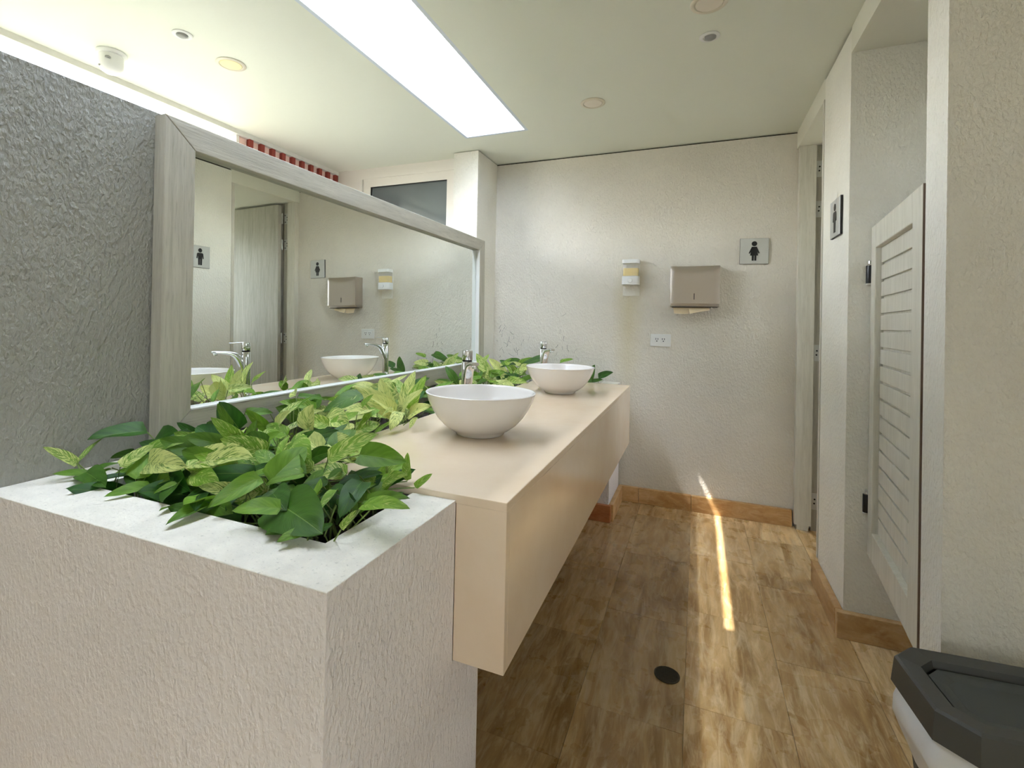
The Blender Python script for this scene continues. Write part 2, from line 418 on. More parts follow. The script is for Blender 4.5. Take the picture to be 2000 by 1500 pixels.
# window wall closing the corridor
YF = 3.5
bm = B(); box(bm, XC, -1.739, YF, YF+.12, -.1, .9); box(bm, XC, -2.72, YF, YF+.12, .9, H)
box(bm, -2.72, -1.739, YF, YF+.12, 2.52, H)
struct('wall_corridor_end', bm, 'window_white')
def ring(bm, x0, x1, z0, z1, wd, y0, y1):
    box(bm, x0, x0+wd, y0, y1, z0, z1); box(bm, x1-wd, x1, y0, y1, z0, z1)
    box(bm, x0+wd, x1-wd, y0, y1, z0, z0+wd); box(bm, x0+wd, x1-wd, y0, y1, z1-wd, z1); return bm
win = struct('window_2', ring(B(), -2.718, -1.741, .902, 2.518, .04, YF-.012, YF+.09), 'window_white', label='white framed window with dark glass above the mirror')
obj('sash', ring(B(), -2.666, -1.79, .95, 2.478, .07, YF-.004, YF+.06), 'window_white', win)
obj('pane', box(B(), -2.592, -1.858, YF+.022, YF+.03, 1.02, 2.408), 'pane_dark', win)
obj('gasket', ring(B(), -2.597, -1.857, 1.018, 2.412, .006, YF+.0, YF+.02), 'black_side', win)
struct('ground', box(B(), -14, 12, -14, 14, -.2, -.125), 'paving')

# skirting stones (baseboards)
def skirt(name, segs, axis, at, t=.03, h=.108, z0=0):
    first = None
    for a, b in segs:
        q = box(B(), a+.001, b-.001, at-t, at, z0, h, .002, 1) if axis == 'x' else box(B(), at-t, at, a+.001, b-.001, z0, h, .002, 1)
        k = random.uniform(.92, 1.05)
        if first is None:
            first = obj(name, q, 'skirting_stone', color=(k, k, k)); first['kind'] = 'structure'; first['label'] = 'travertine skirting stones along the wall foot'
        else: obj('stone', q, 'skirting_stone', first, color=(k, k*.98, k*.95))
    return first
skirt('baseboard_far', [(-.512, -.37), (-.37, -.02), (-.02, .583)], 'x', D-.0005)
skirt('baseboard_right', [(2.5157, 2.985)], 'y', XR-.0005)
skirt('baseboard_right_return', [(XR-.03, 1.2), (1.2, 1.8)], 'x', 2.5155)

# door jambs and the opened door of the far passage
def jamb(name, pts, z0, z1, lab):
    return struct(name, prism(B(), pts, z0, z1), 'wood_z', label=lab)
j1 = struct('trim_3', box(B(), .590, .682, D-.055, D-.001, .03, HB-.001), 'wood_pale_z', label='wooden jamb at the end of the far wall')
obj('chipped_foot', prism(B(), [(.604, D-.055), (.668, D-.055), (.672, D-.003), (.60, D-.003)], .0, .03), 'wood_pale_z', j1)
j1b = obj('rebate', box(B(), .682, .742, D-.035, D-.001, 0, HB-.001), 'wood_door', j1)
for z in (2.303, 2.046, 1.128, .187):
    hb_ = obj('hinge', box(B(), .686, .738, D-.038, D-.0352, z-.052, z+.052, .001, 1), 'steel_plate', j1)
    for dx, dz in ((.040, .034), (.014, .014), (.012, -.012), (.036, -.032)):
        obj('screw', cyl(B(), (.688+dx, D-.041, z+dz), .0052, .0035, 'Y', 12), 'black', hb_)
j2 = struct('trim_4', box(B(), XR-.004, .69, 2.986, 3.012, .12, HB-.001), 'wood_pale_z', label='thin wooden jamb on the back of the pier')
door = struct('door_1', box(B(), .752, 1.47, D-.10, D-.062, .012, 2.435, .002, 1), 'wood_door', label='grey wood door swung open against the far passage wall')
for z in (2.303, 2.046, 1.128, .187):
    obj('hinge_barrel', cyl(B(), (.747, D-.058, z-.05), .007, .10, n=16), 'steel_plate', door)
obj('door_handle', tube(B(), [(1.41, D-.10, 1.02), (1.41, D-.15, 1.02), (1.30, D-.155, 1.02)], .009, 10), 'chrome', door, smooth=True)

# ================================================================== LOUVRED SWING DOOR (rotated frame: x along the leaf, y through it)
L_ = .716
ang = math.atan2(1.777-2.492, .586-.656)
lou = thing('louvred_door', 'pale wood louvred swing door hanging in the right-hand passage', 'door', (.656, 2.492, 0), ang, local=True)
z0, z1 = .366, 1.706; T = .036
obj('stile', box(B(), 0, .078, 0, T, z0, z1, .003, 2), 'wood_pale_z', lou)
obj('stile', box(B(), L_-.104, L_, 0, T, z0, z1, .003, 2), 'wood_pale_z', lou)
obj('rail', box(B(), .0785, L_-.1045, .0005, T, 1.612, z1, .003, 2), 'wood_pale_z', lou)
obj('rail', box(B(), .0785, L_-.1045, .0005, T, z0, .478, .003, 2), 'wood_pale_z', lou)
ns = 17; pitch = (1.612-.478)/ns
for k in range(ns):
    za = .478+k*pitch
    obj('slat', box(B(), .079, L_-.105, .020, .028, za+(.0002 if k == 0 else .0048), za+pitch-(.0002 if k == ns-1 else .0048), .0012, 1), 'wood_pale_z', lou)
obj('back_board', box(B(), .079, L_-.105, .0288, .033, .479, 1.611), 'wood_pale_z', lou)
obj('shaded_edge', box(B(), L_+.0002, L_+.0016, .001, T-.001, z0+.001, z1-.001), 'edge_shade', lou, label='free edge of the door, its shade painted brown')
for zc in (1.518, .572):
    hg = obj('hinge', lathe(B(), [(.0145, -.042), (.015, -.040), (.015, .030), (.0145, .032)], -.0162, .0, zc, 24), 'rubber', lou, smooth=40)
    obj('hinge_cap', lathe(B(), [(.0125, .0325), (.0135, .036), (.009, .040), (.0085, .050), (.005, .053)], -.0162, .0, zc, 20), 'chrome', hg, smooth=40)
    obj('hinge_collar', lathe(B(), [(.0135, -.050), (.015, -.048), (.015, -.0425)], -.0162, .0, zc, 20), 'steel_plate', hg, smooth=40)

# ================================================================== PLANTER
pl = thing('planter', 'white-rimmed stucco planter filled with pothos around the counter', 'planter', (-1.0, .62, 0))
XF = XW+.0015
bm = B()
box(bm, XF, -.520, .616, .747, 0, PT-.0016)
q = [(.747, 0), (1.213, 0), (1.213, CB-.002), (1.0585, CB-.002), (1.0585, PT-.0016), (.747, PT-.0016)]
lo = [bm.verts.new((-.638, y, z)) for y, z in q]; hi = [bm.verts.new((-.520, y, z)) for y, z in q]
bm.faces.new(lo); bm.faces.new(hi)
for i in range(6): bm.faces.new((lo[i], lo[(i+1) % 6], hi[(i+1) % 6], hi[i]))
box(bm, XF, -1.36, .748, 1.058, 0, PT-.0016)
obj('body', bm, 'stucco_planter', pl)
bm = B(); box(bm, -1.535+.0015, -1.066, 1.058, D-.001, .0, .12); box(bm, -1.09, -1.066, 1.06, 3.47, 0, .862)
box(bm, -1.36, -.638, 1.058, 1.20, 0, CB-.002)
obj('trough', bm, 'stucco_planter', pl)
bm = B(); box(bm, -.634, -.514, 3.30, 3.473, 0, CB-.002); box(bm, -.634, -.514, 3.4735, D-.0315, 0, PT-.0016); box(bm, -1.06, -.634, 3.30, 3.36, 0, CB-.002)
obj('far_box', bm, 'stucco_planter', pl)
bm = B()
rim = [(XF, .6158), (-.5198, .6158), (-.5198, 1.0585), (-.638, 1.0585), (-.638, .748), (-1.36, .748), (-1.36, 1.058), (XF, 1.058)]
prism(bm, rim, PT-.0015, PT)
bmesh.ops.bevel(bm, geom=[e for e in bm.edges if all(abs(v.co.z-PT) < 1e-5 for v in e.verts) and e.calc_length() > .001], offset=.001, segments=1, affect='EDGES')
obj('rim', bm, 'cement_white', pl, label='rough white cement rim')
bm = prism(B(), [(-.634, 3.4735), (-.5135, 3.4735), (-.5135, D-.0315), (-.634, D-.0315)], PT-.0015, PT)
obj('rim', bm, 'cement_white', pl, label='rough white cement rim at the far wall')
bm = B()
def soilpatch(bm, x0, x1, y0, y1, z, n=.05):
    nx, ny = max(2, int((x1-x0)/n)), max(2, int((y1-y0)/n)); g = []
    for j in range(ny+1):
        g.append([bm.verts.new((x0+(x1-x0)*i/nx, y0+(y1-y0)*j/ny, z+.02*noise.noise((i*.7, j*.7, z*9)))) for i in range(nx+1)])
    for j in range(ny):
        for i in range(nx): bm.faces.new((g[j][i], g[j][i+1], g[j+1][i+1], g[j+1][i]))
soilpatch(bm, -1.36, -.638, .748, 1.062, .765); soilpatch(bm, XF, -1.09, 1.058, 3.475, .765); soilpatch(bm, XF, -.634, 3.475, D-.002, .775)
obj('soil', bm, 'soil', pl, kind='stuff')
sk1 = obj('skirting', box(B(), -1.0, -.498, 3.269, 3.299, 0, .108, .002, 1), 'skirting_stone', pl, color=(.75, .42, .30), label='reddish skirting tile')
obj('skirting', box(B(), -.513, -.484, 3.30, D-.032, 0, .108, .002, 1), 'skirting_stone', pl, color=(1, .98, .95))
obj('skirting', box(B(), -.80, -.545, 1.2135, 1.245, 0, .10, .002, 1), 'cement_white', pl)

# ================================================================== COUNTER
ct = thing('washbasin_counter', 'long beige quartz washbasin counter with deep apron', 'counter', (-.72, 2.25, CB))
def slab(bm, xa0, xa1, xb0, xb1, y0, y1, z0, z1, bev):
    """box whose x range goes from (xa0, xa1) at y0 to (xb0, xb1) at y1"""
    v = [bm.verts.new(q) for q in ((xa0, y0, z0), (xa1, y0, z0), (xb0, y1, z0), (xb1, y1, z0), (xa0, y0, z1), (xa1, y0, z1), (xb0, y1, z1), (xb1, y1, z1))]
    fs = [bm.faces.new([v[i] for i in q]) for q in ((0, 2, 3, 1), (4, 5, 7, 6), (0, 1, 5, 4), (1, 3, 7, 5), (3, 2, 6, 7), (2, 0, 4, 6))]
    bmesh.ops.bevel(bm, geom=list({e for f in fs for e in f.edges}), offset=bev, segments=2, affect='EDGES'); return bm
FX0, FX1 = -.391, -.412
obj('countertop', slab(B(), -1.064, FX0, -1.064, FX1, 1.059, 3.472, CT-.02, CT, .0009), 'quartz', ct)
obj('front_panel', slab(B(), FX0-.0212, FX0, FX1-.021, FX1, 1.0802, 3.4508, CB, CT-.0200, .0006), 'quartz', ct)
obj('end_panel', slab(B(), -.519, FX0, -.519, FX0-.0002, 1.059, 1.080, CB, CT-.0200, .0006), 'quartz', ct)
obj('end_panel', slab(B(), -1.0, FX1+.0002, -1.0, FX1, 3.451, 3.472, CB, CT-.0200, .0006), 'quartz', ct)
obj('underside', slab(B(), -1.064, FX0-.0215, -1.064, FX1-.0215, 1.082, 3.449, CB+.004, CB+.018, .001), 'quartz', ct)

# ================================================================== MIRROR
tm = .0121
mi = thing('wall_mirror', 'large mirror in a grey-washed wood frame on the left partition', 'mirror', (-1.51, 2.2, .886))
def mx_(z): return -1.509-math.tan(tm)*(z-1.284)
def tiltbox(bm, y0, y1, z0, z1, o0, o1):
    v = [bm.verts.new((mx_(z)+o, y, z)) for z in (z0, z1) for y in (y0, y1) for o in (o0, o1)]
    for q in ((0, 2, 3, 1), (4, 5, 7, 6), (0, 1, 5, 4), (1, 3, 7, 5), (3, 2, 6, 7), (2, 0, 4, 6)): bm.faces.new([v[i] for i in q])
    return bm
Y0, Y1, Z0, Z1 = .989, 3.429, .886, 1.889
yi0, yi1, zi0, zi1 = 1.090, 3.335, .981, 1.806
def mitre(pts, o0, o1, shrink=.0006):
    bm = B(); f = []
    for o in (o0, o1): f.append([bm.verts.new((mx_(z)+o, y, z)) for y, z in pts])
    bm.faces.new(f[0]); bm.faces.new(f[1])
    for i in range(4): bm.faces.new((f[0][i], f[0][(i+1) % 4], f[1][(i+1) % 4], f[1][i]))
    bmesh.ops.bevel(bm, geom=[e for e in bm.edges if all(v in f[1] for v in e.verts)], offset=.002, segments=1, affect='EDGES')
    return bm
e = .0008
obj('frame_bar', mitre([(Y0, Z1), (Y1, Z1), (yi1, zi1+e), (yi0, zi1+e)], -.018, .028), 'wood_y', mi)
obj('frame_bar', mitre([(Y0, Z0), (yi0, zi0-e), (yi1, zi0-e), (Y1, Z0)], -.018, .028), 'wood_y', mi)
obj('frame_bar', mitre([(Y0, Z0+e), (Y0, Z1-e), (yi0-e, zi1), (yi0-e, zi0)], -.018, .028), 'wood_z', mi)
obj('frame_bar', mitre([(Y1, Z0+e), (yi1+e, zi0), (yi1+e, zi1), (Y1, Z1-e)], -.018, .028), 'wood_z', mi)
obj('glass', tiltbox(B(), yi0-.012, yi1+.012, zi0-.012, zi1+.012, -.006, .0), 'mirror', mi, label='silvered mirror glass')
bm = B(); tiltbox(bm, yi0, yi1, zi0, zi0+.005, .0003, .0285); tiltbox(bm, yi1-.005, yi1, zi0+.005, zi1, .0003, .0285)
obj('bead', bm, 'white_plastic', mi, label='thin bead at the glass edge, skylight on it painted white')  # bright skylight on the frame's inner lip, put in as white

# ================================================================== BASINS AND FAUCETS
def basin(cx, cy, lab):
    t = thing('vessel_basin', lab, 'basin', (cx, cy, CT), group='round vessel basins')
    R = .201
    o_ = [(.0, .0005), (.082, .0005), (.088, .004), (.092, .012), (.108, .020), (.135, .040), (.158, .066), (.177, .096), (.190, .124), (.1975, .146), (.1992, .151), (R, .1535), (.1995, .1555), (.196, .1555)]
    i_ = [(.1925, .1535), (.1895, .146), (.182, .124), (.169, .098), (.149, .068), (.125, .044), (.095, .027), (.060, .019), (.026, .0165), (.0, .0160)]
    bm = B(); prof = [(max(r, .0006), z) for r, z in o_+i_]
    lathe(bm, prof, cx, cy, CT, 72)
    obj('bowl', bm, 'ceramic', t, smooth=60)
    obj('drain_stopper', lathe(B(), [(.024, .0172), (.024, .0185), (.020, .022), (.001, .0235)], cx, cy, CT, 32), 'chrome', t, smooth=40)
    return t
basin(-.727, 1.667, 'near white round vessel basin on the counter, the larger-looking of the two')
basin(-.743, 2.866, 'far white round vessel basin on the counter, closest to the far wall')
def faucet(cx, cy, dx, dy, lab):
    a = math.atan2(dy, dx)
    t = thing('faucet', lab, 'faucet', (cx, cy, CT), a, group='tall chrome faucets', local=True)
    obj('body', lathe(B(), [(.027, .0), (.027, .004), (.0235, .008), (.0225, .05), (.0222, .16), (.0225, .240), (.0215, .2425)], n=36), 'chrome', t, smooth=40)
    # spout: a bracket that curves out of the body and thins to a flat lip
    bm = B(); rings = []
    path = [(.006, .130, .012, .018), (.018, .172, .016, .020), (.030, .204, .018, .020), (.048, .226, .0155, .019), (.072, .2365, .011, .0175), (.100, .241, .0085, .0165), (.130, .2435, .0075, .016), (.150, .2445, .0068, .0155), (.156, .2445, .0055, .014)]
    for i, (x, z, hh, hw) in enumerate(path):
        x2, z2 = path[min(i+1, len(path)-1)][:2]; x1, zz1 = path[max(i-1, 0)][:2]
        d = Vector((x2-x1, 0, z2-zz1)).normalized(); nrm = Vector((-d.z, 0, d.x))
        ring_ = []
        for k in range(16):
            q = 2*PI*k/16; cxx = math.copysign(abs(math.cos(q))**.6, math.cos(q)); sxx = math.copysign(abs(math.sin(q))**.6, math.sin(q))
            ring_.append(bm.verts.new(Vector((x, 0, z))+nrm*hh*sxx+Vector((0, 1, 0))*hw*cxx))
        rings.append(ring_)
    for r0, r1 in zip(rings, rings[1:]):
        for k in range(16): bm.faces.new((r0[k], r0[(k+1) % 16], r1[(k+1) % 16], r1[k]))
    bm.faces.new(rings[0]); bm.faces.new(rings[-1])
    sp = obj('spout', bm, 'chrome', t, smooth=50)
    obj('aerator', lathe(B(), [(.010, .0), (.0105, .002), (.0105, .012), (.010, .013)], .139, 0, .2265, 20), 'chrome', sp, smooth=40)
    obj('collar', lathe(B(), [(.0195, .2425), (.0195, .250)], n=32), 'black_side', t, smooth=40)
    hd = obj('handle', lathe(B(), [(.0215, .250), (.0225, .252), (.0225, .284), (.0215, .289), (.018, .291)], n=36), 'chrome', t, smooth=40)
    obj('lever', tube(B(), [(.012, 0, .2895), (.045, 0, .2885), (.078, 0, .2875)], [.004, .0034, .0030], 10), 'chrome', hd, smooth=60)
faucet(-.879, 1.868, .152, -.201, 'tall chrome faucet behind the near basin')
faucet(-.905, 3.066, .152, -.201, 'tall chrome faucet behind the far basin')

# ================================================================== FAR WALL FITTINGS
yw = D-.0015
so = thing('soap_dispenser', 'white soap dispenser with yellow soap on the far wall', 'dispenser', (-.452, yw, 1.49))
obj('back_plate', box(B(), -.512, -.392, yw-.006, yw, 1.492, 1.735, .002, 1), 'stucco_beige', so)
sx0, sx1 = -.510, -.394
def rbox(bm, x0, x1, y0, y1, z0, z1, r):
    n = 6; pts = []
    for cx, cy, a0 in ((x1-r, y1, 0), (x0+r, y1, 0)): pass
    pts = [(x0, y1), (x0, y0+r)]+[(x0+r-r*math.cos(PI/2*k/n), y0+r-r*math.sin(PI/2*k/n)) for k in range(1, n)]+[(x0+r, y0), (x1-r, y0)]+[(x1-r+r*math.sin(PI/2*k/n), y0+r-r*math.cos(PI/2*k/n)) for k in range(1, n)]+[(x1, y0+r), (x1, y1)]
    return prism(bm, pts, z0, z1)
obj('cap', rbox(B(), sx0-.002, sx1+.002, yw-.082, yw-.0062, 1.725, 1.752, .022), 'white_plastic', so, smooth=40)
obj('reservoir', rbox(B(), sx0+.003, sx1-.003, yw-.078, yw-.0064, 1.632, 1.7248, .02), 'clear_plastic', so, smooth=40, label='clear reservoir')
obj('soap', rbox(B(), sx0+.006, sx1-.006, yw-.075, yw-.009, 1.634, 1.690, .018), 'soap', so, smooth=40, label='yellow liquid soap')
lb = obj('lower_body', rbox(B(), sx0-.001, sx1+.001, yw-.086, yw-.0062, 1.572, 1.6315, .024), 'white_plastic', so, smooth=40)
obj('push_button', cyl(B(), (-.452, yw-.094, 1.600), .017, .009, 'Y', 28, .002), 'white_plastic', so, smooth=40)

di = thing('towel_dispenser', 'brushed steel paper towel dispenser on the far wall', 'dispenser', (-.022, yw, 1.41))
dx0, dx1, dz0, dz1, dd = -.178, .134, 1.413, 1.694, .112
bm = B(); box(bm, dx0, dx1, yw-.085, yw, dz0, dz1-.002, .004, 2); obj('case', bm, 'steel', di, smooth=30)
bm = B(); nx, nz = 20, 18; g = []
for j in range(nz+1):
    row = []
    for i in range(nx+1):
        u, v = i/nx, j/nz; x = dx0+(dx1-dx0)*u; z = dz0+.022+(dz1-dz0-.024)*v
        zarc = dz1-.010-.042*(1-(2*u-1)**2)**.8
        back = max(0, (z-zarc))*.55; edge = .006*max(0, abs(2*u-1)-.96)/.04
        row.append(bm.verts.new((x, yw-dd+back+edge, z)))
    g.append(row)
for j in range(nz):
    for i in range(nx): bm.faces.new((g[j][i], g[j][i+1], g[j+1][i+1], g[j+1][i]))
outer = [g[0][i] for i in range(nx+1)]+[g[j][nx] for j in range(1, nz+1)]+[g[nz][i] for i in range(nx-1, -1, -1)]+[g[j][0] for j in range(nz-1, 0, -1)]
bk = [bm.verts.new((v.co.x, yw-.0855, v.co.z)) for v in outer]
for i in range(len(outer)): bm.faces.new((outer[i], outer[(i+1) % len(outer)], bk[(i+1) % len(outer)], bk[i]))
obj('front_cover', bm, 'steel', di, smooth=28)
obj('level_window', box(B(), -.0265, -.0215, yw-dd-.0012, yw-dd+.002, 1.462, 1.504), 'black', di)
obj('chute', box(B(), dx0+.012, dx1-.012, yw-.10, yw-.03, dz0-.004, dz0-.0005), 'dark_metal', di)
obj('lock', cyl(B(), (.085, yw-.088, dz0-.009), .007, .009, 'Z', 16), 'chrome', di)
bm = B()   # two folded sheets hanging from the slot
def sheet(bm, pts, th=.0012):
    a = [bm.verts.new(p) for p in pts]; b = [bm.verts.new((p[0], p[1]+th, p[2])) for p in pts]; n = len(pts)
    bm.faces.new(a); bm.faces.new(b)
    for i in range(n): bm.faces.new((a[i], a[(i+1) % n], b[(i+1) % n], b[i]))
yy = yw-.082
for pts in ([(-.158, yy, dz0-.005), (-.060, yy, dz0-.005), (-.055, yy-.010, dz0-.046), (-.085, yy-.012, dz0-.049), (-.150, yy-.010, dz0-.047)],
            [(-.060, yy-.003, dz0-.005), (.070, yy, dz0-.005), (.076, yy-.006, dz0-.022), (.010, yy-.012, dz0-.034), (-.050, yy-.016, dz0-.047)],
            [(-.140, yy+.014, dz0-.005), (.060, yy+.014, dz0-.005), (.066, yy+.016, dz0-.018), (-.130, yy+.014, dz0-.036)]):
    sheet(bm, pts)
tag(obj('paper_towel', bm, 'paper'), 'folded cream paper towel hanging from the steel dispenser', 'paper towel')

def person_sign(lab, woman):
    """built facing -Y at the origin, 0.172 m square"""
    t = thing('restroom_sign', lab, 'sign', (0, 0, 0), local=True, group='square restroom signs')
    h = .086
    obj('backing', box(B(), -h, h, -.009, 0, -h, h), 'black_side', t, label='black backing')
    obj('plate', box(B(), -h+.001, h-.001, -.0112, -.0091, -h+.001, h-.001, .0008, 1), 'steel_plate', t, label='silver face')
    bm = B(); y0, y1 = -.0125, -.0114
    def poly(pts):
        a = [bm.verts.new((x, y0, z)) for x, z in pts]; b = [bm.verts.new((x, y1, z)) for x, z in pts]; n = len(pts)
        bm.faces.new(a); bm.faces.new(b)
        for i in range(n): bm.faces.new((a[i], a[(i+1) % n], b[(i+1) % n], b[i]))
    poly([(.0165*math.cos(2*PI*k/24), .0495+.0165*math.sin(2*PI*k/24)) for k in range(24)])
    if woman:
        poly([(-.015, .029), (.015, .029), (.033, -.014), (.026, -.017), (.021, -.006), (.024, -.030), (-.024, -.030), (-.021, -.006), (-.026, -.017), (-.033, -.014)])
        poly([(-.014, -.030), (-.0015, -.030), (-.0015, -.064), (-.014, -.064)]); poly([(.0015, -.030), (.014, -.030), (.014, -.064), (.0015, -.064)])
    else:
        poly([(-.020, .029), (.020, .029), (.027, .022), (.031, -.014), (.023, -.016), (.018, .008), (.017, -.020), (-.017, -.020), (-.018, .008), (-.023, -.016), (-.031, -.014), (-.027, .022)])
        poly([(-.0165, -.020), (-.0015, -.020), (-.0015, -.066), (-.0155, -.066)]); poly([(.0015, -.020), (.0165, -.020), (.0155, -.066), (.0015, -.066)])
    obj('pictogram', bm, 'black', t, label='black figure of a woman' if woman else 'black figure of a man')
    return t
sg = person_sign('square silver sign with black woman figure on the far wall', True); sg.location = (.342, yw, 1.793); sg.rotation_euler = (0, .012, 0)
sm = person_sign('square silver sign with black man figure on the pier', False); sm.location = (XR-.0015, 2.695, 1.790); sm.rotation_euler = (.0, 0, -PI/2)

ou = thing('power_outlet', 'white double power outlet on the far wall', 'outlet', (-.242, yw, 1.131))
obj('plate', box(B(), -.311, -.173, yw-.010, yw, 1.131, 1.219, .003, 2), 'white_plastic', ou)
for cx in (-.266, -.222):
    so_ = obj('socket', box(B(), cx-.019, cx+.019, yw-.013, yw-.0102, 1.158, 1.198, .002, 1), 'white_plastic', ou)
    bm = B()
    for ddx, ddz, a, b in ((-.007, .006, .002, .006), (.007, .006, .002, .006), (0, -.009, .0035, .0035)):
        box(bm, cx+ddx-a, cx+ddx+a, yw-.0135, yw-.0131, 1.178+ddz-b, 1.178+ddz+b)
    obj('slots', bm, 'black', so_)

# ================================================================== CEILING FITTINGS
def downlight(x, y, lens, lab):
    t = thing('downlight', lab, 'light', (x, y, H), group='round recessed downlights')
    obj('ring', lathe(B(), [(.070, -.0005), (.071, -.003), (.067, -.006), (.056, -.0065), (.0535, -.004), (.0535, -.0005)], x, y, H, 48), 'cream_plastic', t, smooth=40)
    obj('diffuser', lathe(B(), [(.053, -.003), (.050, -.0058), (.001, -.0062)], x, y, H, 40), lens, t, smooth=40)
downlight(-2.219, 1.802, 'lens_yellow', 'recessed downlight with yellowish lens beside the ceiling camera')
downlight(-.583, 2.876, 'lens_white', 'recessed downlight in the middle of the right ceiling, near the skylight end')
downlight(.021, 2.133, 'lens_white', 'recessed downlight cut by the top edge of the photo')
def sensor(x, y, lab):
    t = thing('motion_sensor', lab, 'sensor', (x, y, H), group='round ceiling motion sensors')
    obj('ring', lathe(B(), [(.042, -.0005), (.0425, -.003), (.038, -.006), (.027, -.0065), (.025, -.002)], x, y, H, 40), 'white_plastic', t, smooth=40)
    obj('lens', lathe(B(), [(.0245, -.002), (.023, -.011), (.015, -.016), (.001, -.0175)], x+.004, y-.004, H, 32), 'grey_lens', t, smooth=60)
sensor(-2.2, 1.529, 'small round motion sensor left of the skylight')
sensor(.028, 2.385, 'small round motion sensor right of the skylight')
dcx, dcy = -2.690, 1.512
dc = thing('dome_camera', 'white dome security camera hanging from the ceiling corner', 'camera', (dcx, dcy, H))
obj('base', lathe(B(), [(.062, -.0005), (.064, -.006), (.060, -.016), (.050, -.019)], dcx, dcy, H, 48), 'white_plastic', dc, smooth=40)
bm = B(); lathe(bm, [(.051, -.0195), (.052, -.055), (.050, -.075), (.041, -.092), (.024, -.103), (.001, -.106)], dcx, dcy, H, 48)
obj('housing', bm, 'white_plastic', dc, smooth=50)
obj('lens', lathe(B(), [(.012, -.003), (.012, .002), (.009, .004), (.001, .0045)], dcx+.037, dcy-.036, H-.045, 20), 'grey_lens', dc, smooth=50)
obj('port', cyl(B(), (dcx-.004, dcy-.0525, H-.082), .005, .004, 'Y', 14), 'grey_lens', dc)

# ================================================================== FLOOR DRAIN
fd = thing('floor_drain', 'round dark metal floor drain in the travertine', 'drain', (-.082, 1.953, 0))
obj('rim', lathe(B(), [(.045, .0006), (.045, .0035), (.0405, .0035), (.0405, .0006)], -.082, 1.953, 0, 40), 'dark_metal', fd, smooth=40)
bm = B(); cyl(bm, (-.082, 1.953, .0006), .040, .0012, n=40)
obj('pan', bm, 'black', fd)
bm = B()
for k in range(-4, 5):
    hw = math.sqrt(.0398**2-(k*.0088)**2)
    box(bm, -.082-hw, -.082+hw, 1.953+k*.0088-.0022, 1.953+k*.0088+.0022, .0019, .0031)
obj('grate', bm, 'dark_metal', fd)

# ================================================================== BIN
bn = thing('waste_bin', 'dark grey swing-lid waste bin with a plastic liner at the lower right', 'bin', (.648, 1.393, 0), math.radians(5), local=True)
def octo(hx, hy, c): return [(-hx+c, -hy), (hx-c, -hy), (hx, -hy+c), (hx, hy-c), (hx-c, hy), (-hx+c, hy), (-hx, hy-c), (-hx, -hy+c)]
def loft(bm, rings, cap0=True, cap1=True):
    rs = [[bm.verts.new((x, y, z)) for x, y in pts] for pts, z in rings]
    for a, b in zip(rs, rs[1:]):
        n = len(a)
        for i in range(n): bm.faces.new((a[i], a[(i+1) % n], b[(i+1) % n], b[i]))
    if cap0: bm.faces.new(rs[0])
    if cap1: bm.faces.new(rs[-1])
    return bm
obj('body', loft(B(), [(octo(.135, .09, .03), .0), (octo(.138, .093, .03), .004), (octo(.178, .115, .035), .40), (octo(.180, .117, .035), .462)]), 'bin_plastic', bn)
o1 = octo(.206, .142, .052)
bm = loft(B(), [(octo(.198, .134, .050), .455), (octo(.206, .142, .052), .459), (octo(.201, .137, .050), .516), (octo(.196, .132, .048), .521), (octo(.160, .098, .036), .517), (octo(.156, .094, .034), .500)], True, False)
obj('lid', bm, 'bin_plastic', bn)
obj('well', loft(B(), [(octo(.155, .093, .034), .478), (octo(.155, .093, .034), .482)]), 'black', bn)
bm = loft(B(), [(octo(.146, .084, .030), .490), (octo(.148, .086, .030), .505), (octo(.138, .076, .026), .5035), (octo(.120, .058, .02), .499)])
obj('flap', bm, 'bin_flap', bn)
bm = B(); rs = []
rr = random.Random(3)
for j, z in enumerate((.456, .43, .40, .37, .33, .30)):
    base = octo(.196-.006*j, .130-.004*j, .05); pts = []
    for i in range(8):
        a, b = Vector(base[i]), Vector(base[(i+1) % 8])
        for k in range(4): pts.append(a.lerp(b, k/4))
    sw = [0, .016, .022, .018, .010, .004][j]
    rs.append([bm.verts.new((p.x*(1+sw/.2*(1+.5*noise.noise((i*.8, j*.9, 2)))), p.y*(1+sw/.2*(1+.5*noise.noise((i*.8, j*.9, 7)))), z+.006*noise.noise((i*.6, j, 4)))) for i, p in enumerate(pts)])
for a, b in zip(rs, rs[1:]):
    n = len(a)
    for i in range(n): bm.faces.new((a[i], a[(i+1) % n], b[(i+1) % n], b[i]))
obj('liner', bm, 'bag_film', bn, smooth=True, label='translucent white plastic liner')

